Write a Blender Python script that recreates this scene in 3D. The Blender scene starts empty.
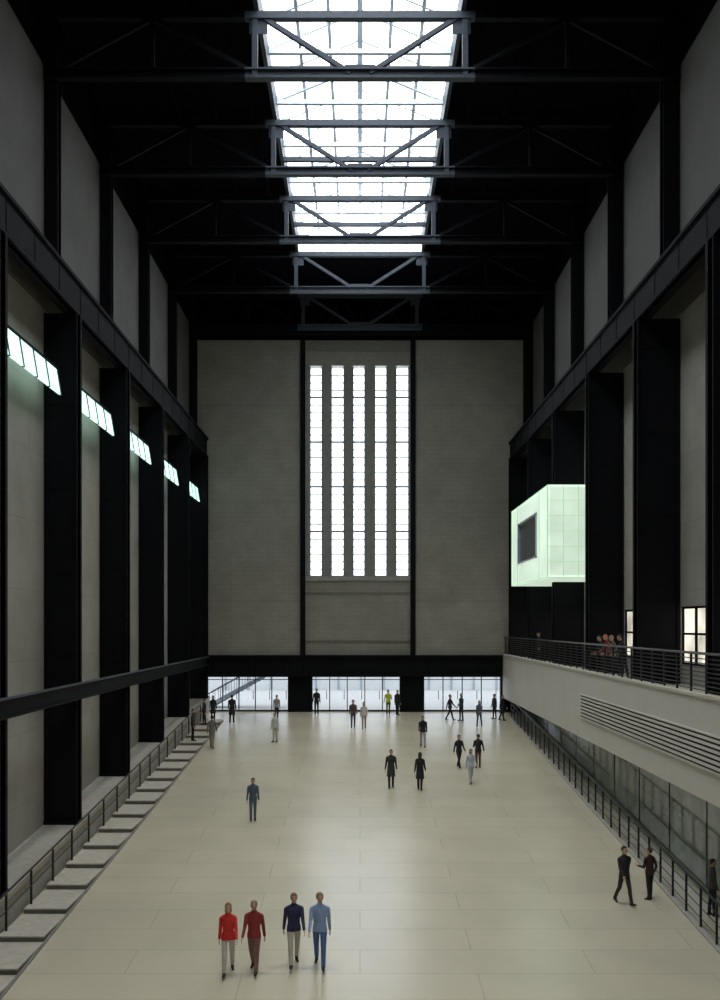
import bpy, bmesh, math, random
import numpy as np
from mathutils import Vector, Matrix
random.seed(7)
E = 10.8            # camera height
K = 0.075           # ramp slope
YE = 66.7           # end wall
def ramp(y): return K*y
COL_Y = [-10.2,-2.55,5.1,12.75,20.4,28.05,35.7,43.35,51.0,58.65,66.0]

# ---------------------------------------------------------------- materials
def new_mat(name):
    m = bpy.data.materials.new(name); m.use_nodes = True
    nt = m.node_tree
    return m, nt, nt.nodes["Principled BSDF"]
def simple(name, col, rough=0.6, metal=0.0, var=0.12, scale=4.0, spec=0.5):
    m, nt, b = new_mat(name)
    tc = nt.nodes.new("ShaderNodeTexCoord")
    n = nt.nodes.new("ShaderNodeTexNoise"); n.inputs["Scale"].default_value = scale
    n.inputs["Detail"].default_value = 5
    r = nt.nodes.new("ShaderNodeValToRGB")
    r.color_ramp.elements[0].position = 0.3; r.color_ramp.elements[1].position = 0.7
    r.color_ramp.elements[0].color = tuple(c*(1-var) for c in col)+(1,)
    r.color_ramp.elements[1].color = tuple(min(1,c*(1+var)) for c in col)+(1,)
    nt.links.new(tc.outputs["Object"], n.inputs["Vector"])
    nt.links.new(n.outputs["Fac"], r.inputs["Fac"])
    nt.links.new(r.outputs["Color"], b.inputs["Base Color"])
    b.inputs["Roughness"].default_value = rough; b.inputs["Metallic"].default_value = metal
    b.inputs["Specular IOR Level"].default_value = spec
    return m
def glow(name, col, strength, scale=1.0, var=0.15, stretch=(1,1,1)):
    m, nt, b = new_mat(name)
    tc = nt.nodes.new("ShaderNodeTexCoord")
    mp = nt.nodes.new("ShaderNodeMapping"); mp.inputs["Scale"].default_value = stretch
    n = nt.nodes.new("ShaderNodeTexNoise"); n.inputs["Scale"].default_value = scale
    r = nt.nodes.new("ShaderNodeValToRGB")
    r.color_ramp.elements[0].position = 0.3; r.color_ramp.elements[1].position = 0.65
    r.color_ramp.elements[0].color = tuple(c*(1-var) for c in col)+(1,)
    r.color_ramp.elements[1].color = tuple(col)+(1,)
    nt.links.new(tc.outputs["Object"], mp.inputs["Vector"])
    nt.links.new(mp.outputs["Vector"], n.inputs["Vector"])
    nt.links.new(n.outputs["Fac"], r.inputs["Fac"])
    nt.links.new(r.outputs["Color"], b.inputs["Emission Color"])
    b.inputs["Emission Strength"].default_value = strength
    b.inputs["Base Color"].default_value = tuple(c*0.6 for c in col)+(1,)
    b.inputs["Roughness"].default_value = 0.3
    return m
def wall_mat(name, col, bw, bh, mortar=0.012, dark=0.82):
    m, nt, b = new_mat(name)
    tc = nt.nodes.new("ShaderNodeTexCoord")
    sp = nt.nodes.new("ShaderNodeSeparateXYZ"); nt.links.new(tc.outputs["Object"], sp.inputs[0])
    ad = nt.nodes.new("ShaderNodeMath"); ad.operation='ADD'
    nt.links.new(sp.outputs["X"], ad.inputs[0]); nt.links.new(sp.outputs["Y"], ad.inputs[1])
    cb = nt.nodes.new("ShaderNodeCombineXYZ")
    nt.links.new(ad.outputs[0], cb.inputs["X"]); nt.links.new(sp.outputs["Z"], cb.inputs["Y"])
    br = nt.nodes.new("ShaderNodeTexBrick")
    br.inputs["Scale"].default_value = 1.0
    br.inputs["Brick Width"].default_value = bw; br.inputs["Row Height"].default_value = bh
    br.inputs["Mortar Size"].default_value = mortar; br.inputs["Bias"].default_value = -0.3
    br.inputs["Color1"].default_value = tuple(col)+(1,)
    br.inputs["Color2"].default_value = tuple(c*0.93 for c in col)+(1,)
    br.inputs["Mortar"].default_value = tuple(c*dark for c in col)+(1,)
    nt.links.new(cb.outputs[0], br.inputs["Vector"])
    n = nt.nodes.new("ShaderNodeTexNoise"); n.inputs["Scale"].default_value = 0.5; n.inputs["Detail"].default_value = 9
    n.inputs["Roughness"].default_value=0.65
    nt.links.new(tc.outputs["Object"], n.inputs["Vector"])
    r = nt.nodes.new("ShaderNodeMapRange"); r.inputs["From Min"].default_value=0.3; r.inputs["From Max"].default_value=0.7
    r.inputs["To Min"].default_value = 0.85; r.inputs["To Max"].default_value = 1.13
    nt.links.new(n.outputs["Fac"], r.inputs["Value"])
    mx = nt.nodes.new("ShaderNodeVectorMath"); mx.operation='SCALE'
    nt.links.new(br.outputs["Color"], mx.inputs[0]); nt.links.new(r.outputs[0], mx.inputs["Scale"])
    nt.links.new(mx.outputs[0], b.inputs["Base Color"])
    b.inputs["Roughness"].default_value = 0.8
    return m
def floor_mat():
    m, nt, b = new_mat("polished_concrete")
    tc = nt.nodes.new("ShaderNodeTexCoord")
    br = nt.nodes.new("ShaderNodeTexBrick")
    br.inputs["Scale"].default_value = 1.0
    br.inputs["Brick Width"].default_value = 6.0; br.inputs["Row Height"].default_value = 1.5
    br.inputs["Mortar Size"].default_value = 0.02; br.offset = 0.5
    c = (0.60,0.56,0.435)
    br.inputs["Color1"].default_value = c+(1,)
    br.inputs["Color2"].default_value = tuple(x*0.95 for x in c)+(1,)
    br.inputs["Mortar"].default_value = tuple(x*0.82 for x in c)+(1,)
    nt.links.new(tc.outputs["Object"], br.inputs["Vector"])
    n = nt.nodes.new("ShaderNodeTexNoise"); n.inputs["Scale"].default_value = 0.45; n.inputs["Detail"].default_value = 4
    n.inputs["Roughness"].default_value=0.5
    nt.links.new(tc.outputs["Object"], n.inputs["Vector"])
    r = nt.nodes.new("ShaderNodeMapRange"); r.inputs["To Min"].default_value = 0.86; r.inputs["To Max"].default_value = 1.12
    nt.links.new(n.outputs["Fac"], r.inputs["Value"])
    mx = nt.nodes.new("ShaderNodeVectorMath"); mx.operation='SCALE'
    nt.links.new(br.outputs["Color"], mx.inputs[0]); nt.links.new(r.outputs[0], mx.inputs["Scale"])
    nt.links.new(mx.outputs[0], b.inputs["Base Color"])
    b.inputs["Roughness"].default_value = 0.27
    b.inputs["Specular IOR Level"].default_value = 1.0
    return m

M = {}
M['steel']  = simple("black_painted_steel", (0.0035,0.004,0.006), 0.75, 0.0, 0.2, spec=0.15)
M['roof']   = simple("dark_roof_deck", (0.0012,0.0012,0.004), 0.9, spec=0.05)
M['truss']  = simple("blue_grey_paint_and_skylit_steel", (0.06,0.072,0.092), 0.6, spec=0.3)  # on the roof trusses this tone stands for skylight brightness
M['glaze_bar'] = simple("pale_glazing_bar", (0.40,0.45,0.50), 0.5)
M['skybar'] = simple("rooflight_glazing_bar", (0.55,0.62,0.68), 0.5)
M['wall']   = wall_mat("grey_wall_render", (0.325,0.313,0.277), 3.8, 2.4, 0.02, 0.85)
M['upper']  = wall_mat("shade_darkened_upper_wall", (0.12,0.117,0.107), 3.8, 2.4, 0.02, 0.85)  # same wall higher up; light falloff painted in as a darker tone
M['endwall']= wall_mat("grey_brick_wall", (0.305,0.29,0.252), 0.7, 0.3, 0.02, 0.86)
M['plinth'] = simple("plinth_concrete", (0.35,0.34,0.30), 0.7)
M['pier'] = simple("window_pier_render", (0.26,0.255,0.235), 0.7)
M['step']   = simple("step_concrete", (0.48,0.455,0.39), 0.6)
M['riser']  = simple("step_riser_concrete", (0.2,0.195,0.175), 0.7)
M['fascia'] = simple("balcony_fascia_plaster", (0.58,0.555,0.50), 0.6, var=0.03, scale=1)
M['slot'] = simple("grille_shadow_gap", (0.02,0.02,0.02), 0.8, spec=0.1)
M['floor']  = floor_mat()
M['white']  = simple("white_paint", (0.75,0.76,0.76), 0.5, var=0.04)
M['skyglass']= glow("daylit_roof_glass", (0.93,0.97,1.0), 5.5, 0.5, 0.12)
M['winglass']= glow("daylit_window_glass", (0.86,0.93,1.0), 5.0, 0.9, 0.3, (1,1,0.6))
M['lamp']   = glow("cyan_strip_diffuser", (0.66,1.0,0.90), 1.35, 2, 0.12)
M['box']    = glow("green_lit_glass", (0.70,0.86,0.70), 0.84, 0.9, 0.22)
M['warm']   = glow("lit_gallery_window", (1.0,0.93,0.78), 1.2, 0.9, 0.7)
M['screen'] = simple("dark_window_glass", (0.035,0.045,0.05), 0.15)
M['sideglass'] = simple("smoked_side_glass", (0.13,0.165,0.13), 0.08, var=0.5, scale=0.6, spec=1.0)
M['ground'] = simple("outside_paving", (0.6,0.6,0.58), 0.8)
M['rail']   = simple("railing_steel", (0.02,0.02,0.024), 0.4, 0.3)
g,nt,b = new_mat("clear_door_glass")
tr = nt.nodes.new("ShaderNodeBsdfTransparent"); gl = nt.nodes.new("ShaderNodeBsdfGlossy"); gl.inputs["Roughness"].default_value=0.05
mx = nt.nodes.new("ShaderNodeMixShader"); mx.inputs[0].default_value=0.08
nt.links.new(tr.outputs[0],mx.inputs[1]); nt.links.new(gl.outputs[0],mx.inputs[2])
nt.links.new(mx.outputs[0], nt.nodes["Material Output"].inputs["Surface"])
M['glass']=g

# ---------------------------------------------------------------- mesh builder
class B:
    def __init__(s, name): s.name=name; s.v=[]; s.f=[]; s.m=[]; s.mats=[]
    def mi(s, mat):
        if mat not in s.mats: s.mats.append(mat)
        return s.mats.index(mat)
    def poly(s, pts, mat):
        o=len(s.v); s.v+= [tuple(p) for p in pts]; s.f.append(tuple(range(o,o+len(pts)))); s.m.append(s.mi(mat)); return s
    def hexa(s, p, mat):
        o=len(s.v); s.v+=[tuple(q) for q in p]
        for f in ((3,2,1,0),(4,5,6,7),(0,1,5,4),(1,2,6,5),(2,3,7,6),(3,0,4,7)):
            s.f.append(tuple(o+i for i in f)); s.m.append(s.mi(mat))
        return s
    def box(s, x0,x1,y0,y1,z0,z1, mat):
        if x0>x1:x0,x1=x1,x0
        return s.hexa([(x0,y0,z0),(x1,y0,z0),(x1,y1,z0),(x0,y1,z0),(x0,y0,z1),(x1,y0,z1),(x1,y1,z1),(x0,y1,z1)],mat)
    def bar(s, p, q, w, h, mat):
        p=Vector(p); q=Vector(q); d=(q-p).normalized()
        up=Vector((0,0,1)) if abs(d.z)<0.95 else Vector((0,1,0))
        r=d.cross(up).normalized()*w/2; u=r.cross(d).normalized()*h/2
        return s.hexa([p-r-u,p+r-u,q+r-u,q-r-u,p-r+u,p+r+u,q+r+u,q-r+u],mat)
    def slope(s, x0,x1,y0,y1,b0,t0,b1,t1,mat):
        if x0>x1:x0,x1=x1,x0
        return s.hexa([(x0,y0,b0),(x1,y0,b0),(x1,y1,b1),(x0,y1,b1),(x0,y0,t0),(x1,y0,t0),(x1,y1,t1),(x0,y1,t1)],mat)
    def tube(s, p, q, r, mat, n=8):
        p=Vector(p); q=Vector(q); d=(q-p).normalized()
        up=Vector((0,0,1)) if abs(d.z)<0.95 else Vector((0,1,0))
        a=d.cross(up).normalized(); c=a.cross(d).normalized(); o=len(s.v)
        for e in (p,q):
            for i in range(n):
                t=2*math.pi*i/n; s.v.append(tuple(e+a*math.cos(t)*r+c*math.sin(t)*r))
        for i in range(n):
            j=(i+1)%n; s.f.append((o+i,o+j,o+n+j,o+n+i)); s.m.append(s.mi(mat))
        s.f.append(tuple(o+i for i in range(n))[::-1]); s.m.append(s.mi(mat))
        s.f.append(tuple(o+n+i for i in range(n))); s.m.append(s.mi(mat))
        return s
    def done(s):
        me=bpy.data.meshes.new(s.name); me.from_pydata(s.v,[],s.f)
        for m in s.mats: me.materials.append(m)
        me.polygons.foreach_set("material_index", s.m)
        me.update()
        bm=bmesh.new(); bm.from_mesh(me); bmesh.ops.recalc_face_normals(bm,faces=bm.faces); bm.to_mesh(me); bm.free()
        ob=bpy.data.objects.new(s.name,me); bpy.context.scene.collection.objects.link(ob); return ob

YB=-12.0
# ---------------------------------------------------------------- floor
f=B("floor")
f.slope(-11.6,12.0,YB,0.0,-0.6,0,-0.6,0,M['floor'])
f.slope(-11.6,12.0,0.0,YE+0.6,-0.6,0,-0.6,ramp(YE+0.6),M['floor'])
f.done()
gz=ramp(YE+0.6)
B("ground_outside").box(-25,25,YE+0.6,YE+30,gz-0.4,gz-0.02,M['ground']).done()

# ---------------------------------------------------------------- walls
WL=-11.3; WR=11.45
w=B("wall_left")
w.box(WL-0.4,WL,YB,YE+0.6,-0.6,E+11.3,M['wall'])
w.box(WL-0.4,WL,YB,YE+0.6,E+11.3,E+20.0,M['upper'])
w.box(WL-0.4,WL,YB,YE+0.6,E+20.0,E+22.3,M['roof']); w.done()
w=B("wall_right")
w.box(WR,WR+0.4,YB,YE+0.6,-0.6,E-1.4,M['wall'])
w.box(WR,WR+0.4,YB,YE+0.6,E+0.65,E+11.1,M['wall'])
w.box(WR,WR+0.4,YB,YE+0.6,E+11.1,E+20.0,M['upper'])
for i,y in enumerate(COL_Y):
    w.box(WR,WR+0.4,y-0.02,y+0.66,E-1.4,E+0.65,M['wall'])
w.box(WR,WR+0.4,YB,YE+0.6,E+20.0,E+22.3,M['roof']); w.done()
w=B("wall_back"); w.box(-12,12.4,YB-0.4,YB,-0.6,E+22.3,M['wall']); w.done()

w=B("wall_end")
y0,y1=YE,YE+0.6
e=M['endwall']
w.box(-11.3,-3.95,y0,y1,E-2,E+19,e); w.box(3.65,11.45,y0,y1,E-2,E+19,e)
w.box(-3.65,3.4,y0+0.12,y1,E+17.35,E+18.3,e)
w.box(-3.65,3.4,y0+0.05,y1,E+18.3,E+19,M['riser'])
w.box(-3.65,3.4,y0+0.12,y1,E-2,E+3.15,e)
w.box(-3.65,3.4,y0+0.0,y1,E+2.95,E+3.25,M['plinth'])
w.box(-3.65,3.4,y0+0.04,y1,E+2.1,E+2.18,M['riser'])
w.box(-3.65,3.4,y0+0.04,y1,E-1.1,E-1.02,M['riser'])
piers=[(-3.65,-3.35),(-2.53,-1.93),(-1.07,-0.47),(0.33,0.98),(1.8,2.4),(3.27,3.4)]
for a,bx in piers: w.box(a,bx,y0+0.15,y1,E+3.15,E+17.35,M['pier'])
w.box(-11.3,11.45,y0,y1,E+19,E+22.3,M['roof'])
for a,bx in ((-11.3,-10.3),(-4.8,-3.2),(2.67,4.27),(9.4,11.45)):
    w.box(a,bx,y0-0.05,y1,gz-0.5,E-3.3,M['steel'])
w.box(9.4,11.45,y0,y1,E-3.4,E-2,M['steel'])
for z in (E+1.6,E+8.2,E+14.6):
    w.box(-11.3,-3.95,y0-0.012,y0+0.01,z,z+0.04,M['riser']); w.box(3.65,11.45,y0-0.012,y0+0.01,z,z+0.04,M['riser'])
w.done()
b=B("trim_1")
b.box(-11.2,9.45,YE-0.45,YE+0.55,E-3.4,E-3.2,M['steel']); b.box(-11.2,9.45,YE-0.35,YE+0.5,E-3.2,E-2.15,M['steel'])
b.box(-11.2,9.45,YE-0.5,YE+0.55,E-2.15,E-2.0,M['steel'])
for i in range(18): b.box(-10.8+i*1.18,-10.74+i*1.18,YE-0.45,YE-0.3,E-3.2,E-2.15,M['steel'])
b.done()
for n,x in enumerate((-3.8,3.52)):
    c=B("wall_stanchion")
    c.box(x-0.17,x+0.17,YE-0.28,YE-0.2,E-2,E+21.9,M['steel']); c.box(x-0.04,x+0.04,YE-0.2,YE,E-2,E+21.9,M['steel'])
    c.box(x-0.15,x+0.15,YE-0.04,YE+0.2,E-2,E+21.9,M['steel']); c.done()

n=1
for a,bx in ((-3.35,-2.53),(-1.93,-1.07),(-0.47,0.33),(0.98,1.8),(2.4,3.27)):
    g=B("window_%d"%n); n+=1
    g.box(a,bx,YE+0.42,YE+0.46,E+3.2,E+17.3,M['winglass'])
    k=0; z=E+3.2
    while z<E+17.3:
        t=0.14 if k%6==0 else 0.078
        g.box(a,bx,YE+0.36,YE+0.42,z,min(z+t,E+17.3),M['glaze_bar']); z+=0.50; k+=1
    for xx in (a,bx-0.06,): g.box(xx,xx+0.06,YE+0.34,YE+0.42,E+3.2,E+17.3,M['glaze_bar'])
    g.done()

n=1
for a,bx in ((-10.3,-4.8),(-3.2,2.67),(4.27,9.4)):
    g=B("door_%d"%n); n+=1
    zb=gz-0.02; zt=E-3.4
    g.box(a,bx,YE+0.22,YE+0.24,zb,zt,M['glass'])
    cnt=round((bx-a)/1.15)
    for i in range(cnt+1):
        xx=a+(bx-a)*i/cnt; g.box(xx-0.03,xx+0.03,YE+0.15,YE+0.3,zb,zt,M['rail'])
        if i<cnt: g.box(xx+0.95,xx+0.99,YE+0.08,YE+0.12,zb+0.8,zb+1.4,M['rail'])
    g.box(a,bx,YE+0.15,YE+0.3,zt-0.08,zt,M['rail']); g.box(a,bx,YE+0.15,YE+0.3,zb,zb+0.1,M['rail'])
    g.box(a,bx,YE+0.17,YE+0.28,zb+2.1,zb+2.15,M['rail'])
    g.done()
s=B("entrance_staircase")
sy=YE+3.0
for i in range(14):
    x=-10.4+i*0.3; z=gz+i*0.17
    s.box(x,x+0.34,sy,sy+1.6,z-0.02+0.12,z+0.17,M['truss'])
for yy in (sy-0.03,sy+1.63):
    s.bar((-10.6,yy,gz+0.1),(-6.2,yy,gz+2.45),0.06,0.26,M['glaze_bar'])
    s.bar((-10.6,yy,gz+0.95),(-6.2,yy,gz+3.4),0.06,0.08,M['truss'])
    for i in range(12):
        x=-10.5+i*0.38; z=gz+0.05+(x+10.6)*0.552; s.box(x,x+0.03,yy-0.015,yy+0.015,z,z+0.9,M['truss'])
s.box(-6.25,-4.4,sy-0.05,sy+1.65,gz+2.3,gz+2.5,M['glaze_bar']); s.box(-4.6,-4.4,sy,sy+0.2,gz-0.02,gz+2.3,M['glaze_bar'])
s.done()
hgt=B("outside_boundary_wall")
hgt.box(-20,20,YE+22,YE+22.4,gz-0.02,gz+1.3,M['white'])
for i in range(20): hgt.box(-20+i*2,-19.8+i*2,YE+21.9,YE+22.5,gz-0.02,gz+1.6,M['glaze_bar'])
hgt.done()

# ---------------------------------------------------------------- columns
def hcol(name,xi,xo,y,z0,z1,wd=0.62):
    sg = 1 if xo>xi else -1
    c=B(name)
    c.box(xi,xi+sg*0.09,y,y+wd,z0,z1,M['steel'])
    c.box(xo,xo-sg*0.09,y,y+wd,z0,z1,M['steel'])
    c.box(xi,xo,y+wd/2-0.25,y+wd/2+0.12,z0,z1,M['steel'])
    z=z0
    while z<z1-0.1:
        c.box(xi,xo,y+0.04,y+wd-0.04,z,z+0.05,M['steel']); z+=3.0
    c.box(xi-sg*0.06,xo,y-0.08,y+wd+0.08,z0,z0+0.12,M['steel'])
    return c
RI=9.9; RO=11.42
for y in COL_Y:
    zb=max(0,ramp(y))+1.0 if y>0 else 1.0
    hcol("steel_column",-10.1,-11.28,y,zb,E+11.15).done()
    hcol("steel_column",RI,RO,y,E-2.1,E+10.95).done()
    hcol("upper_steel_column",-10.8,-11.28,y+0.1,E+12.45,E+22,0.35).done()
    hcol("upper_steel_column",10.85,RO,y+0.1,E+12.15,E+22,0.4).done()

def girder(name,xi,xo,z0,z1):
    sg=1 if xo>xi else -1
    g=B(name); m=M['steel']
    g.box(xi,xo,YB,YE,z1-0.12,z1,m); g.box(xi,xi+sg*0.5,YB,YE,z0,z0+0.1,m); g.box(xi+sg*0.1,xi+sg*0.22,YB,YE,z0,z1,m)
    y=YB
    while y<YE-0.1:
        g.box(xi+sg*0.08,xi+sg*0.1,y,y+0.05,z0+0.1,z1-0.12,m); y+=2.55
    g.box(xi+sg*0.15,xi+sg*0.25,YB,YE,z1,z1+0.14,m)
    return g.done()
girder("crane_girder",-10.1,-11.28,E+11.15,E+12.45)
girder("crane_girder",RI,RO,E+10.95,E+12.15)
g=B("wall_rail_beam")
g.box(-10.08,-10.05,YB,YE-0.6,E-2.62,E-2.08,M['steel'])
g.box(-10.08,-9.97,YB,YE-0.6,E-2.12,E-2.06,M['truss']); g.box(-10.08,-9.97,YB,YE-0.6,E-2.66,E-2.60,M['steel'])
g.done()

for y in COL_Y[:-1]:
    if y>60: continue
    l=B("wall_strip_light")
    a=y+0.7; bb=y+7.3; zc=E+8.6
    m=M['lamp']
    l.hexa([(-10.62,a,zc-0.48),(-10.55,a,zc-0.48),(-10.55,bb,zc-0.48),(-10.62,bb,zc-0.48),(-10.77,a,zc+0.42),(-10.7,a,zc+0.42),(-10.7,bb,zc+0.42),(-10.77,bb,zc+0.42)],m)
    l.box(-10.9,-10.66,a,bb,zc+0.42,zc+0.5,M['steel'])
    for i in range(6):
        yy=a+(bb-a-0.1)*i/5
        l.hexa([(-10.62,yy,zc-0.5),(-10.53,yy,zc-0.5),(-10.53,yy+0.1,zc-0.5),(-10.62,yy+0.1,zc-0.5),(-10.77,yy,zc+0.44),(-10.68,yy,zc+0.44),(-10.68,yy+0.1,zc+0.44),(-10.77,yy+0.1,zc+0.44)],M['truss'])
    for yy in (a+0.1,bb-0.16): l.bar((-11.28,yy,zc+0.1),(-10.7,yy,zc+0.1),0.05,0.05,M['steel'])
    l.done()

# ---------------------------------------------------------------- left plinth, steps, railing
p=B("wall_plinth")
p.slope(-11.3,-10.05,0,YE,-0.3,1.0,ramp(YE)-0.3,ramp(YE)+1.0,M['plinth'])
p.slope(-10.05,-9.99,0,YE,0.86,1.03,ramp(YE)+0.86,ramp(YE)+1.03,M['step'])
p.done()
st=B("side_steps")
pitch=2.13; y=2.0
while y<YE-3.5:
    zt=ramp(y)+0.17
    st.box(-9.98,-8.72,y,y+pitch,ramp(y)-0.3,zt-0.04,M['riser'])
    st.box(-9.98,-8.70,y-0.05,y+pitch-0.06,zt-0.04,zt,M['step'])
    y+=pitch
st.slope(-8.70,-8.62,2.0,YE-3.5,ramp(2)-0.2,ramp(2)+0.03,ramp(YE-3.5)-0.2,ramp(YE-3.5)+0.03,M['riser'])
st.done()
r=B("handrail"); x=-9.9; y=2.0
r.tube((x,2,ramp(2)+1.2),(x,YE-3,ramp(YE-3)+1.2),0.035,M['rail'])
r.tube((x,2,ramp(2)+0.7),(x,YE-3,ramp(YE-3)+0.7),0.018,M['rail'])
while y<YE-3.5:
    r.box(x-0.03,x+0.03,y+0.4,y+0.45,ramp(y)+0.17,ramp(y)+1.22,M['rail']); y+=pitch
r.done()

# ---------------------------------------------------------------- right balcony
b=B("balcony")
b.box(9.5,9.75,YB,YE-0.05,E-4.83,E-1.95,M['fascia'])
b.box(9.45,9.8,YB,YE-0.05,E-2.0,E-1.92,M['fascia'])
b.box(9.75,11.43,YB,YE-0.05,E-2.5,E-2.1,M['plinth'])
b.box(9.75,11.43,YB,YE-0.05,E-4.83,E-4.7,M['riser'])
b.done()
v=B("ventilation_grille")
v.box(9.44,9.5,20,43,E-3.97,E-3.92,M['fascia']); v.box(9.44,9.5,20,43,E-3.0,E-2.95,M['fascia'])
v.box(9.49,9.5,20,43,E-3.93,E-2.98,M['slot'])
for i in range(6):
    z=E-3.86+i*0.145
    v.hexa([(9.44,20,z),(9.485,20,z+0.02),(9.485,43,z+0.02),(9.44,43,z),(9.44,20,z+0.06),(9.485,20,z+0.08),(9.485,43,z+0.08),(9.44,43,z+0.06)],M['fascia'])
v.done()
r=B("balcony_railing")
y=YB+0.2
while y<YE-0.2:
    r.box(9.58,9.64,y,y+0.05,E-1.92,E-0.8,M['rail']); y+=1.275
r.tube((9.61,YB,E-0.8),(9.61,YE-0.1,E-0.8),0.04,M['rail'])
for k in range(8): r.box(9.6,9.62,YB,YE-0.1,E-1.84+k*0.125,E-1.81+k*0.125,M['rail'])
r.done()
for i,y in enumerate(COL_Y[:-1]):
    g=B("window_%d"%(6+i))
    a,bb=y+0.66,COL_Y[i+1]-0.02
    g.box(WR+0.12,WR+0.16,a,bb,E-1.4,E+0.65,M['warm'])
    for k in range(6):
        yy=a+(bb-a)*k/5; g.box(WR+0.04,WR+0.12,yy-0.04,yy+0.04,E-1.4,E+0.65,M['steel'])
    for z in (E-1.4,E-0.35,E+0.57): g.box(WR+0.04,WR+0.12,a,bb,z,z+0.08,M['steel'])
    g.done()
s=B("glazed_screen_wall")
s.slope(10.9,10.95,0,YE-0.1,0.0,E-4.83,ramp(YE)-0.02,E-4.83,M['sideglass'])
y=1.0
while y<YE-1:
    s.box(10.88,10.9,y,y+0.04,ramp(y)-0.01,E-4.83,M['truss']); y+=3.8
s.slope(10.84,10.9,0,YE-0.1,-0.02,0.18,ramp(YE)-0.02,ramp(YE)+0.18,M['plinth'])
s.done()
r=B("ramp_railing"); x=9.72; y=3.0
for h,rr in ((1.2,0.035),(0.9,0.014),(0.6,0.014),(0.3,0.014)):
    r.tube((x,3,ramp(3)+h),(x,YE-2.5,ramp(YE-2.5)+h),rr,M['rail'])
while y<YE-2.4:
    r.box(x-0.03,x+0.03,y,y+0.05,ramp(y)-0.02,ramp(y)+1.2,M['rail']); y+=1.275
r.slope(x-0.12,x+0.1,3,YE-2.5,ramp(3)-0.1,ramp(3)+0.05,ramp(YE-2.5)-0.1,ramp(YE-2.5)+0.05,M['plinth'])
r.done()

lb=B("illuminated_glass_bay")
x0,x1,ya,yb,z0,z1=8.65,11.44,46.0,56.9,E+2.2,E+6.45
m=M['box']
lb.box(x0,x1,ya,ya+0.06,z0,z1,m); lb.box(x0,x1,yb-0.06,yb,z0,z1,m)
lb.box(x0,x1,ya,yb,z1-0.08,z1,m); lb.box(x0,x1,ya,yb,z0,z0+0.08,m)
wy0,wy1,wz0,wz1=48.9,54.6,E+3.3,E+5.5
lb.box(x0,x0+0.06,ya,wy0,z0,z1,m); lb.box(x0,x0+0.06,wy1,yb,z0,z1,m)
lb.box(x0,x0+0.06,wy0,wy1,z0,wz0,m); lb.box(x0,x0+0.06,wy0,wy1,wz1,z1,m)
lb.box(x0+0.1,x0+0.14,wy0,wy1,wz0,wz1,M['screen'])
for yy in (wy0,wy1-0.08): lb.box(x0-0.06,x0+0.1,yy,yy+0.08,wz0,wz1,M['glaze_bar'])
for zz in (wz0,wz1-0.08): lb.box(x0-0.06,x0+0.1,wy0,wy1,zz,zz+0.08,M['glaze_bar'])
fr=glow("green_glass_frame",(0.48,0.66,0.50),0.7)
for k in range(5):
    xx=x0+(x1-x0)*k/4; lb.box(xx-0.015,xx+0.015,ya-0.03,ya,z0,z1,fr)
for k in range(7):
    zz=z0+(z1-z0)*k/6; lb.box(x0-0.03,x1,ya-0.03,ya,zz-0.012,zz+0.012,fr)
for k in range(6):
    yy=ya+(yb-ya-0.05)*k/5
    if yy<wy0 or yy>wy1: lb.box(x0-0.04,x0,yy,yy+0.05,z0,z1,fr)
for zz in (z0,z1-0.05): lb.box(x0-0.04,x0,ya,yb,zz,zz+0.05,fr)
lb.done()

# ---------------------------------------------------------------- roof
SW=3.6; SY1=58.9
c=B("ceiling")
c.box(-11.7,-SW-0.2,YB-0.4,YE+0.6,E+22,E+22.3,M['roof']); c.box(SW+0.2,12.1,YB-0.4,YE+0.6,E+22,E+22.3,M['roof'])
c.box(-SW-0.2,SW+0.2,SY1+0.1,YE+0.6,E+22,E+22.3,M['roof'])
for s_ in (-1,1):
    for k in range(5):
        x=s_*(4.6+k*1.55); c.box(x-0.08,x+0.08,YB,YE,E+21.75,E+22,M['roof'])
c.done()
s=B("skylight")
zc=E+22.9; zr=E+24.4
for sg in (-1,1):
    s.box(sg*SW,sg*(SW+0.15),YB,SY1,E+21.9,zc,M['truss'])
    s.poly([(sg*(SW+0.05),YB,zc),(sg*(SW+0.05),SY1,zc),(0,SY1,zr),(0,YB,zr)],M['skyglass'])
    for t in (0.33,0.66):
        x=sg*SW*(1-t); z=zc+(zr-zc)*t-0.1
        s.box(x-0.07,x+0.07,YB,SY1,z-0.07,z+0.02,M['skybar'])
s.poly([(-SW,SY1,E+22),(SW,SY1,E+22),(SW,SY1,zc),(0,SY1,zr),(-SW,SY1,zc)],M['skyglass'])
for k in range(1,8): s.box(-SW+k*0.9-0.04,-SW+k*0.9+0.04,SY1-0.1,SY1-0.02,E+22,zc,M['skybar'])
s.poly([(-SW,YB,E+22),(SW,YB,E+22),(SW,YB,zc),(0,YB,zr),(-SW,YB,zc)],M['truss'])
s.box(-0.11,0.11,YB,SY1,zr-0.25,zr-0.06,M['skybar'])
y=COL_Y[0]; k=0
while y<SY1:
    big=(k%4==0)
    w_=0.18 if big else 0.10
    for sg in (-1,1): s.bar((sg*SW,y,zc-0.1),(0,y,zr-0.12),w_,0.24 if big else 0.12,M['skybar'])
    if k%2==0 : s.box(-SW,SW,y-0.08,y+0.08,zc-0.34,zc-0.16,M['skybar'])
    if k%4==2 : s.box(-SW,SW,y-0.1,y+0.1,E+21.85,E+22.05,M['truss'])
    y+=1.9125; k+=1
s.done()
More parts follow.
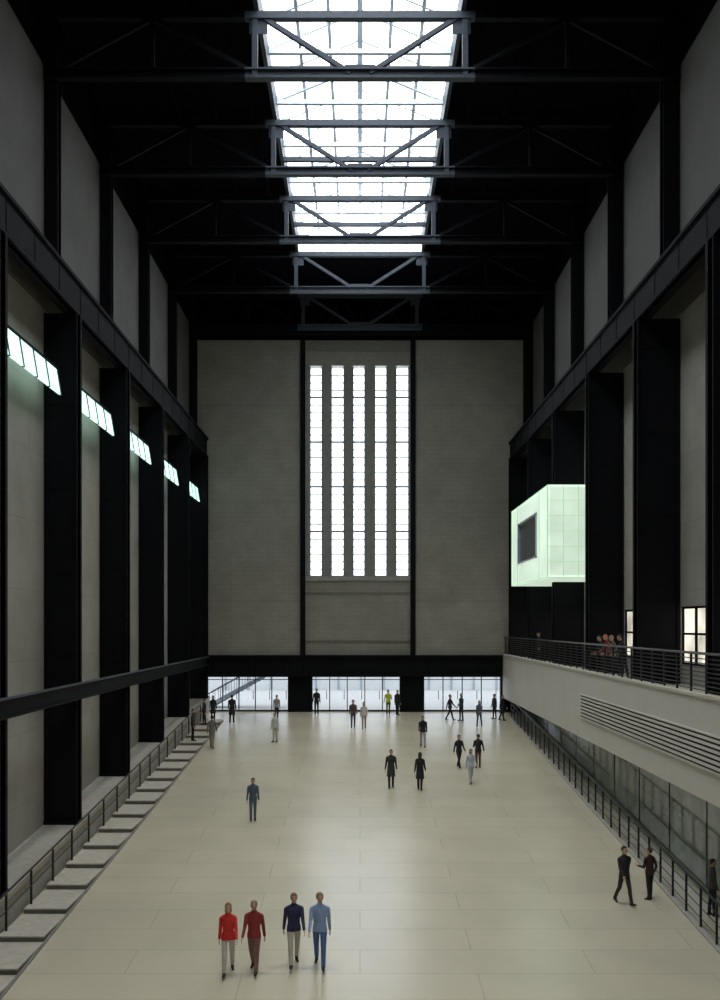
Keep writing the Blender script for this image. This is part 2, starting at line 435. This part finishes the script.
def truss(y,name="roof_truss"):
    t=B(name); a=E+19.5; c_=E+21.85
    m=M['truss']; d=M['steel']
    for (p,q,mm) in ((-11.25,-4.1,d),(-4.1,4.1,m),(4.1,11.4,d)):  # skylight brightness painted in: blue-grey middle on otherwise black trusses
        t.box(p,q,y-0.16,y+0.16,a-0.03,a+0.05,mm); t.box(p,q,y-0.03,y+0.03,a,a+0.32,mm); t.box(p,q,y-0.16,y+0.16,a+0.27,a+0.33,mm)
        t.box(p,q,y-0.14,y+0.14,c_-0.25,c_,mm)
    for sg in (-1,1):
        t.bar((sg*3.5,y,c_-0.15),(sg*0.35,y,a+0.2),0.16,0.16,m)
        t.bar((sg*3.75,y,c_),(sg*3.75,y,a),0.2,0.2,m)
        t.bar((sg*3.75,y,a+0.2),(sg*7.4,y,c_-0.2),0.14,0.14,d)
        t.bar((sg*7.4,y,c_),(sg*7.4,y,a),0.14,0.14,d)
        t.bar((sg*7.4,y,c_-0.2),(sg*11,y,a+0.2),0.14,0.14,d)
        t.box(sg*3.3,sg*3.95,y-0.02,y+0.02,c_-0.75,c_,m)
    t.box(-0.55,0.55,y-0.02,y+0.02,a,a+0.5,m)
    t.done()
for y in COL_Y: truss(y)
t=B("end_bracing_truss"); m=M['steel']
for z in (E+19.2,E+21.6): t.box(-11.2,11.4,YE-0.6,YE-0.4,z,z+0.25,m)
for i in range(8):
    x=-11+i*2.8; t.bar((x,YE-0.5,E+19.3),(x+1.4,YE-0.5,E+21.7),0.14,0.14,m); t.bar((x+1.4,YE-0.5,E+21.7),(x+2.8,YE-0.5,E+19.3),0.14,0.14,m)
t.done()
# added fill spots to brighten the floor, hidden behind the truss bottom chords
for yy in (12.75,28.05,43.35,58.65):
    for xx in (-5.6,5.6):
        l=B("added_fill_housing")
        l.tube((xx,yy+0.34,E+19.50),(xx,yy+0.34,E+19.78),0.15,M['roof'],16)
        l.box(xx-0.04,xx+0.04,yy+0.02,yy+0.34,E+19.74,E+19.80,M['roof'])
        ob=l.done()
        L=bpy.data.lights.new("added_fill_spot",'SPOT'); L.energy=4200; L.color=(1.0,0.94,0.82); L.spot_size=math.radians(58); L.spot_blend=1.0; L.shadow_soft_size=0.12
        lo=bpy.data.objects.new("added_fill_spot",L); lo.location=(xx,yy+0.34,E+19.36); bpy.context.scene.collection.objects.link(lo); lo.parent=ob

# ---------------------------------------------------------------- people
def ell(c,r,n=14,mrings=9,R=None):
    vs=[];fs=[]
    for i in range(mrings+1):
        ph=math.pi*i/mrings
        for j in range(n):
            th=2*math.pi*j/n
            v=Vector((math.sin(ph)*math.cos(th)*r[0],math.sin(ph)*math.sin(th)*r[1],math.cos(ph)*r[2]))
            if R: v=R@v
            vs.append(v+Vector(c))
    for i in range(mrings):
        for j in range(n):
            k=(j+1)%n; fs.append((i*n+j,(i+1)*n+j,(i+1)*n+k,i*n+k))
    return vs,fs
def cap(p,q,r0,r1,n=12):
    p=Vector(p);q=Vector(q);d=(q-p); L=d.length; d.normalize()
    up=Vector((0,0,1)) if abs(d.z)<0.9 else Vector((0,1,0))
    a=d.cross(up).normalized(); c=a.cross(d).normalized(); vs=[];fs=[]
    prof=[]
    for i in range(5): t=math.pi/2*(1-i/4); prof.append((-math.sin(t)*r0,math.cos(t)*r0+1e-4))
    for i in range(5): t=math.pi/2*(i/4); prof.append((L+math.sin(t)*r1,math.cos(t)*r1+1e-4))
    for (h,r) in prof:
        for j in range(n):
            th=2*math.pi*j/n; vs.append(p+d*h+a*math.cos(th)*r+c*math.sin(th)*r)
    for i in range(len(prof)-1):
        for j in range(n):
            k=(j+1)%n; fs.append((i*n+j,i*n+k,(i+1)*n+k,(i+1)*n+j))
    return vs,fs
def rings(prof,R,o,n=20):
    vs=[];fs=[]
    prof=[(prof[0][0],prof[0][1]*0.01,prof[0][2]*0.01)]+prof+[(prof[-1][0],prof[-1][1]*0.01,prof[-1][2]*0.01)]
    for (z,rx,ry) in prof:
        for j in range(n):
            th=2*math.pi*j/n
            vs.append(R@(Vector((math.cos(th)*rx,math.sin(th)*ry,z))-o)+o)
    for i in range(len(prof)-1):
        for j in range(n):
            k=(j+1)%n; fs.append((i*n+j,i*n+k,(i+1)*n+k,(i+1)*n+j))
    return vs,fs
SKIN,TOP,TRO,SHOE,HAIR,DARK=range(6)
def rx(a): return Matrix.Rotation(a,3,'X')
def base_person(legs,arms,lean=0.0,coat=False,longhair=False,female=False,headturn=0.0):
    parts=[]; segs=[]
    D=math.radians
    hipz=0.93; o=Vector((0,0,0.95)); RL=rx(D(lean))
    tz=lambda v: RL@(Vector(v)-o)+o
    sw=0.146 if female else 0.165
    hw=0.166 if female else 0.158
    prof=[(0.82,0.12,0.10),(0.87,hw,0.12),(0.95,hw+0.004,0.122),(1.06,0.132 if female else 0.148,0.108),(1.18,0.142 if female else 0.156,0.114),(1.29,sw+0.004,0.12),(1.36,sw,0.108),(1.415,sw*0.88,0.088),(1.455,sw*0.6,0.072),(1.49,0.068,0.062)]
    parts.append(rings(prof,RL,o))
    def addcap(p,q,r0,r1,l): parts.append(cap(p,q,r0,r1)); segs.append((Vector(p),Vector(q),r0,r1,l))
    segs.append((tz((0,0,0.84)),tz((0,0,0.84)),0.13,0.13,TRO))
    for xx in (-0.08,0,0.08): segs.append((tz((xx,0,0.97)),tz((xx,0,1.40)),0.10,0.10,TOP))
    for sx in (-1,1):
        addcap(tz((sx*0.03,0.012,1.462)),tz((sx*(sw+0.008),0.0,1.392)),0.048,0.055,TOP)
    addcap(tz((0,0.012,1.45)),tz((0,-0.004,1.58)),0.056,0.052,SKIN)
    parts.append(rings([(1.468,0.076,0.07),(1.505,0.070,0.066)],RL,o)); segs.append((tz((0,0,1.455)),tz((0,0,1.487)),0.075,0.073,TOP))
    hc=tz((0,-0.018,1.648)); HR=Matrix.Rotation(D(headturn),3,'Z')@rx(D(lean*0.3))
    def H(v): return hc+HR@Vector(v)
    v,f_=ell(hc,(0.077,0.097,0.118),18,14,HR); parts.append((v,f_)); segs.append((H((0,0,-0.05)),H((0,0,0.03)),0.088,0.088,SKIN))
    v,f_=ell(H((0,-0.04,-0.072)),(0.052,0.052,0.045),14,10,HR); parts.append((v,f_))
    parts.append(cap(H((0,-0.094,0.014)),H((0,-0.108,-0.020)),0.011,0.016)); segs.append((H((0,-0.1,0)),H((0,-0.112,-0.02)),0.02,0.02,SKIN))
    extra=[]
    for sx in (-1,1):
        v,f_=ell(H((sx*0.079,0.008,-0.005)),(0.012,0.02,0.032),8,6,HR); extra.append((v,f_,SKIN))
        v,f_=ell(H((sx*0.030,-0.087,0.010)),(0.013,0.009,0.007),8,6,HR); extra.append((v,f_,DARK))
        v,f_=ell(H((sx*0.031,-0.090,0.029)),(0.019,0.008,0.004),8,6,HR); extra.append((v,f_,HAIR))
    v,f_=ell(H((0,-0.089,-0.056)),(0.024,0.009,0.006),8,6,HR); extra.append((v,f_,DARK+1))
    v,f_=ell((0,0,0),(0.088,0.107,0.110),24,18,None)
    keep=[]
    for q in f_:
        c=sum((v[i] for i in q),Vector())/4
        line=0.052 if c.y<-0.055 else (0.052-(c.y+0.055)*1.1)
        if longhair: line = 0.052 if c.y<-0.06 else (0.052-(c.y+0.06)*3.0)
        if c.z>max(line,-0.10): keep.append(q)
    v=[H((p.x,p.y+0.012,p.z+0.020)) for p in v]; extra.append((v,keep,HAIR))
    if longhair:
        v,f_=ell(H((0,0.050,-0.065)),(0.088,0.060,0.125),14,10,HR); extra.append((v,f_,HAIR))
    for sx,(a,k) in zip((-1,1),legs):
        hip=Vector((sx*0.086,0,hipz-0.03)); ra=rx(-D(a))
        knee=hip+ra@Vector((sx*0.004,0,-0.43)); rk=rx(-D(a-k)); ank=knee+rk@Vector((0,0,-0.41))
        addcap(hip,knee,0.090,0.063,TRO); calf=knee+(ank-knee)*0.35+rk@Vector((0,0.012,0))
        addcap(knee,calf,0.062,0.061,TRO); addcap(calf,ank,0.059,0.052,TRO)
        rf=rx(-D((a-k)*0.5 if (a-k)<0 else (a-k)*0.9))
        heel=ank+rf@Vector((0,0.035,-0.045)); toe=ank+rf@Vector((sx*0.02,-0.165,-0.058))
        addcap(heel,toe,0.04,0.030,SHOE); addcap(ank+rf@Vector((0,0,-0.01)),ank+rf@Vector((0,-0.06,-0.04)),0.046,0.042,SHOE)
    if coat:
        la=[l[0] for l in legs]; sp=max(abs(la[0]),abs(la[1]))*0.004
        prof=[(0.52,0.205,0.15+sp),(0.62,0.195,0.145+sp*0.8),(0.8,0.182,0.135+sp*0.4),(0.95,0.172,0.13),(1.1,0.155,0.12)]
        parts.append(rings(prof,rx(0),o))
    else:
        parts.append(rings([(0.865,hw+0.016,0.135),(0.95,hw+0.014,0.132),(1.05,hw-0.012,0.115)],RL,o))
    for sx,(s,el,out) in zip((-1,1),arms):
        sh=tz((sx*(sw+0.022),0,1.378)); Ra=RL@Matrix.Rotation(-sx*D(out),3,'Y')@rx(-D(s))
        elb=sh+Ra@Vector((0,0,-0.285)); Rf=Ra@rx(-D(el)); wr=elb+Rf@Vector((0,0,-0.245))
        addcap(sh,elb,0.056,0.045,TOP); addcap(elb,wr,0.045,0.036,TOP)
        pal=wr+Rf@Vector((0,0,-0.06))
        v,f_=ell(pal,(0.017,0.041,0.056),12,8,Rf); parts.append((v,f_)); segs.append((wr+Rf@Vector((0,0,-0.045)),wr+Rf@Vector((0,0,-0.1)),0.03,0.03,SKIN))
        for i,(off,L) in enumerate(((-0.031,0.036),(-0.011,0.041),(0.010,0.038),(0.029,0.030))):
            k0=pal+Rf@Vector((0,off*0.95,-0.038)); k1=k0+Rf@Vector((-sx*0.006,off*0.12,-L)); k2=k1+Rf@Vector((-sx*0.016,0,-L*0.7))
            v,f_=cap(k0,k1,0.0095,0.0085,7); extra.append((v,f_,SKIN)); v,f_=cap(k1,k2,0.0085,0.0068,7); extra.append((v,f_,SKIN))
        t0=pal+Rf@Vector((0,-0.03,0.015)); t1=t0+Rf@Vector((-sx*0.01,-0.028,-0.022)); t2=t1+Rf@Vector((-sx*0.008,-0.008,-0.028))
        v,f_=cap(t0,t1,0.012,0.010,7); extra.append((v,f_,SKIN)); v,f_=cap(t1,t2,0.010,0.0075,7); extra.append((v,f_,SKIN))
    V=[];F=[]
    for v,f_ in parts:
        o_=len(V); V+=[tuple(q) for q in v]; F+=[tuple(o_+i for i in q) for q in f_]
    me=bpy.data.meshes.new("tmp"); me.from_pydata(V,[],F); me.update()
    bm=bmesh.new(); bm.from_mesh(me); bmesh.ops.remove_doubles(bm,verts=bm.verts,dist=1e-4)
    bmesh.ops.recalc_face_normals(bm,faces=bm.faces); bm.to_mesh(me); bm.free()
    ob=bpy.data.objects.new("tmp",me); bpy.context.scene.collection.objects.link(ob)
    md=ob.modifiers.new("r",'REMESH'); md.mode='VOXEL'; md.voxel_size=0.0125
    ms=ob.modifiers.new("s",'SMOOTH'); ms.factor=0.5; ms.iterations=3
    dg=bpy.context.evaluated_depsgraph_get(); ev=ob.evaluated_get(dg); em=ev.to_mesh()
    nv=len(em.vertices); co=np.empty(nv*3); em.vertices.foreach_get("co",co); co=co.reshape(-1,3)
    polys=[tuple(p.vertices) for p in em.polygons]
    ev.to_mesh_clear(); bpy.data.objects.remove(ob)
    cen=np.array([co[list(p)].mean(axis=0) for p in polys])
    best=np.full(len(polys),1e9); lab=np.zeros(len(polys),int)
    for (p,q,r0,r1,l) in segs:
        p=np.array(p);q=np.array(q);d=q-p; L2=max(d@d,1e-9)
        t=np.clip(((cen-p)@d)/L2,0,1); ds=np.linalg.norm(cen-(p+t[:,None]*d),axis=1)-(r0+(r1-r0)*t)
        mk=ds<best; best[mk]=ds[mk]; lab[mk]=l
    if coat: lab[(lab==TRO)&(cen[:,2]>0.515)]=TOP
    elif lean<20: lab[(lab==TRO)&(cen[:,2]>0.86)]=TOP
    V=[tuple(c) for c in co]; F=list(polys); Lb=list(lab)
    for v,f_,l in extra:
        o_=len(V); V+=[tuple(q) for q in v]; F+=[tuple(o_+i for i in q) for q in f_]; Lb+=[l]*len(f_)
    arr=np.array(V); mz=arr[:,2].min(); arr[:,2]-=mz; h=arr[:,2].max()
    me=bpy.data.meshes.new("body"); me.from_pydata([tuple(c) for c in arr],[],F)
    for i in range(7): me.materials.append(None)
    me.polygons.foreach_set("material_index",[int(x) for x in Lb])
    me.polygons.foreach_set("use_smooth",[True]*len(F)); me.update()
    return me,h
P={}
P['walk1']=base_person(((24,8),(-18,12)),((-22,12,5),(24,22,5)))
P['walk2']=base_person(((-16,18),(20,6)),((20,25,6),(-20,10,5)),headturn=15)
P['walkf']=base_person(((20,6),(-17,14)),((-18,15,6),(18,30,6)),longhair=True,female=True)
P['stand']=base_person(((3,2),(-4,2)),((2,12,7),(-3,8,6)),headturn=-12)
P['pocket']=base_person(((5,4),(-3,2)),((-14,45,14),(10,80,8)),headturn=20)
P['coat']=base_person(((14,6),(-12,12)),((-14,14,8),(14,20,8)),coat=True)
P['coatf']=base_person(((-12,12),(13,5)),((12,25,8),(-12,10,8)),coat=True,longhair=True,female=True)
P['lean']=base_person(((6,4),(-6,6)),((30,42,8),(26,48,8)),lean=14,headturn=10)
cache={}
def cm(col,rough=0.8):
    k=tuple(col)
    if k not in cache: cache[k]=simple("cloth_%d"%len(cache),col,rough,var=0.15,scale=25)
    return cache[k]
skin=simple("skin",(0.55,0.34,0.25),0.55,var=0.05,scale=20); lips=simple("lips",(0.4,0.14,0.12),0.5)
eyes=simple("eye",(0.03,0.02,0.02),0.3)
BLK=(0.012,0.012,0.016); NAVY=(0.02,0.03,0.07)
def person(kind,pose,x,y,z,h,rot,top,tro,hair=(0.03,0.02,0.015),shoe=(0.02,0.018,0.015)):
    me,h0=P[pose]; me=me.copy()
    ob=bpy.data.objects.new(kind,me); bpy.context.scene.collection.objects.link(ob)
    for i,m in enumerate((skin,cm(top),cm(tro),cm(shoe),cm(hair),eyes,lips)): me.materials[i]=m
    s=h/h0; ob.scale=(s,s,s); ob.location=(x,y,z); ob.rotation_euler=(0,0,math.radians(rot)); return ob
PP=[
("woman",'walkf',-3.36,25.5,1.82,5,(0.62,0.03,0.025),(0.55,0.50,0.45),(0.25,0.14,0.06)),
("man",'walk2',-2.71,25.6,1.85,-5,(0.28,0.03,0.04),(0.22,0.12,0.10),(0.35,0.30,0.24)),
("man",'walk1',-1.72,26.0,1.90,8,(0.025,0.03,0.08),(0.48,0.45,0.38),(0.2,0.12,0.07)),
("man",'walk2',-1.04,25.9,1.95,0,(0.28,0.38,0.60),(0.08,0.15,0.36),(0.3,0.2,0.12)),
("man",'stand',-4.27,39.9,1.72,10,(0.08,0.12,0.17),(0.10,0.15,0.22),(0.1,0.05,0.03)),
("man",'coat',1.41,45.4,1.76,0,(0.03,0.035,0.03),BLK,(0.05,0.03,0.02)),
("woman",'coatf',2.70,45.0,1.72,170,BLK,BLK,(0.05,0.03,0.02)),
("man",'walk1',4.91,49.6,1.64,20,BLK,BLK,(0.04,0.02,0.02)),
("woman",'walkf',5.12,46.2,1.62,10,(0.50,0.55,0.60),(0.42,0.45,0.5),(0.08,0.05,0.03)),
("man",'pocket',5.85,49.5,1.70,180,BLK,(0.12,0.05,0.04),(0.04,0.02,0.02)),
("man",'walk2',3.45,54.8,1.72,0,BLK,(0.35,0.36,0.4),(0.04,0.02,0.02)),
("man",'walk1',-0.42,60.7,1.72,0,(0.10,0.06,0.06),(0.05,0.08,0.16),(0.06,0.04,0.02)),
("woman",'walkf',0.24,60.4,1.64,0,(0.60,0.55,0.55),(0.40,0.3,0.3),(0.06,0.04,0.02)),
("man",'stand',-9.35,56.0,1.80,90,(0.05,0.035,0.03),BLK,(0.04,0.02,0.02)),
("man",'walk2',-8.07,54.5,1.80,180,(0.16,0.16,0.13),(0.25,0.22,0.17),(0.04,0.02,0.02)),
("woman",'coatf',-9.2,62.6,1.60,10,BLK,BLK,(0.04,0.02,0.02)),
("man",'stand',-9.6,61.6,1.65,-60,(0.06,0.08,0.07),BLK,(0.04,0.02,0.02)),
("man",'coat',-7.99,62.4,1.78,180,BLK,BLK,(0.04,0.02,0.02)),
("woman",'stand',-4.78,56.2,1.66,-30,(0.62,0.62,0.6),(0.5,0.5,0.46),(0.2,0.14,0.08)),
("man",'stand',-2.85,65.6,1.72,0,BLK,BLK,(0.04,0.02,0.02)),
("man",'pocket',1.85,65.5,1.66,0,(0.52,0.55,0.05),(0.10,0.12,0.03),(0.04,0.02,0.02)),
("man",'stand',2.45,65.4,1.66,30,BLK,BLK,(0.04,0.02,0.02)),
("man",'walk1',5.70,63.3,1.66,60,(0.03,0.035,0.06),BLK,(0.04,0.02,0.02)),
("man",'pocket',6.40,63.2,1.74,-60,(0.04,0.05,0.09),NAVY,(0.04,0.02,0.02)),
("woman",'walkf',7.30,61.2,1.60,-20,(0.10,0.12,0.16),(0.06,0.08,0.12),(0.04,0.02,0.02)),
("man",'coat',9.0,63.3,1.62,60,BLK,BLK,(0.04,0.02,0.02)),
("man",'stand',8.6,64.0,1.6,-60,(0.05,0.05,0.05),BLK,(0.04,0.02,0.02)),
("man",'walk2',8.06,30.5,1.78,20,(0.02,0.022,0.022),(0.03,0.03,0.03),(0.05,0.03,0.02)),
("man",'pocket',8.95,30.9,1.62,-150,(0.05,0.015,0.015),(0.02,0.015,0.015),(0.05,0.03,0.02)),
("man",'stand',10.4,29.5,1.70,90,(0.05,0.05,0.05),BLK,(0.05,0.03,0.02)),
("woman",'stand',-5.3,63.6,1.60,20,(0.3,0.3,0.3),BLK,(0.05,0.03,0.02)),
]
for (k,ps,x,y,h,rot,top,tro,hair) in PP:
    z=ramp(y)+0.0
    if x<-8.85: z=ramp(2.0+math.floor((y-2.0)/pitch)*pitch)+0.17
    person(k,ps,x,y,z,h,rot,top,tro,hair)
for (x,y,h,ps,top,hair,rot) in ((10.2,41.9,1.66,'lean',BLK,(0.04,0.02,0.02),-90),(10.2,40.9,1.72,'lean',(0.25,0.04,0.03),(0.5,0.12,0.04),-80),(10.2,39.9,1.70,'lean',(0.10,0.08,0.07),(0.3,0.2,0.1),-95),(10.25,38.8,1.74,'lean',BLK,(0.04,0.02,0.02),-88),(10.1,56.5,1.70,'stand',BLK,(0.04,0.02,0.02),-90)):
    person("man",ps,x,y,E-2.1,h,rot,top,BLK,hair)

# ---------------------------------------------------------------- world, camera
wd=bpy.data.worlds.new("World"); bpy.context.scene.world=wd; wd.use_nodes=True
bg=wd.node_tree.nodes["Background"]; bg.inputs[0].default_value=(0.82,0.9,1.0,1); bg.inputs[1].default_value=1.8
cam=bpy.data.cameras.new("camera"); co=bpy.data.objects.new("camera",cam); bpy.context.scene.collection.objects.link(co)
co.location=(0,0,E); co.rotation_euler=(math.pi/2,0,0)
cam.sensor_fit='AUTO'; cam.sensor_width=36; cam.lens=36; cam.shift_y=0.125; cam.clip_end=300
bpy.context.scene.camera=co
bpy.context.scene.view_settings.view_transform='Standard'
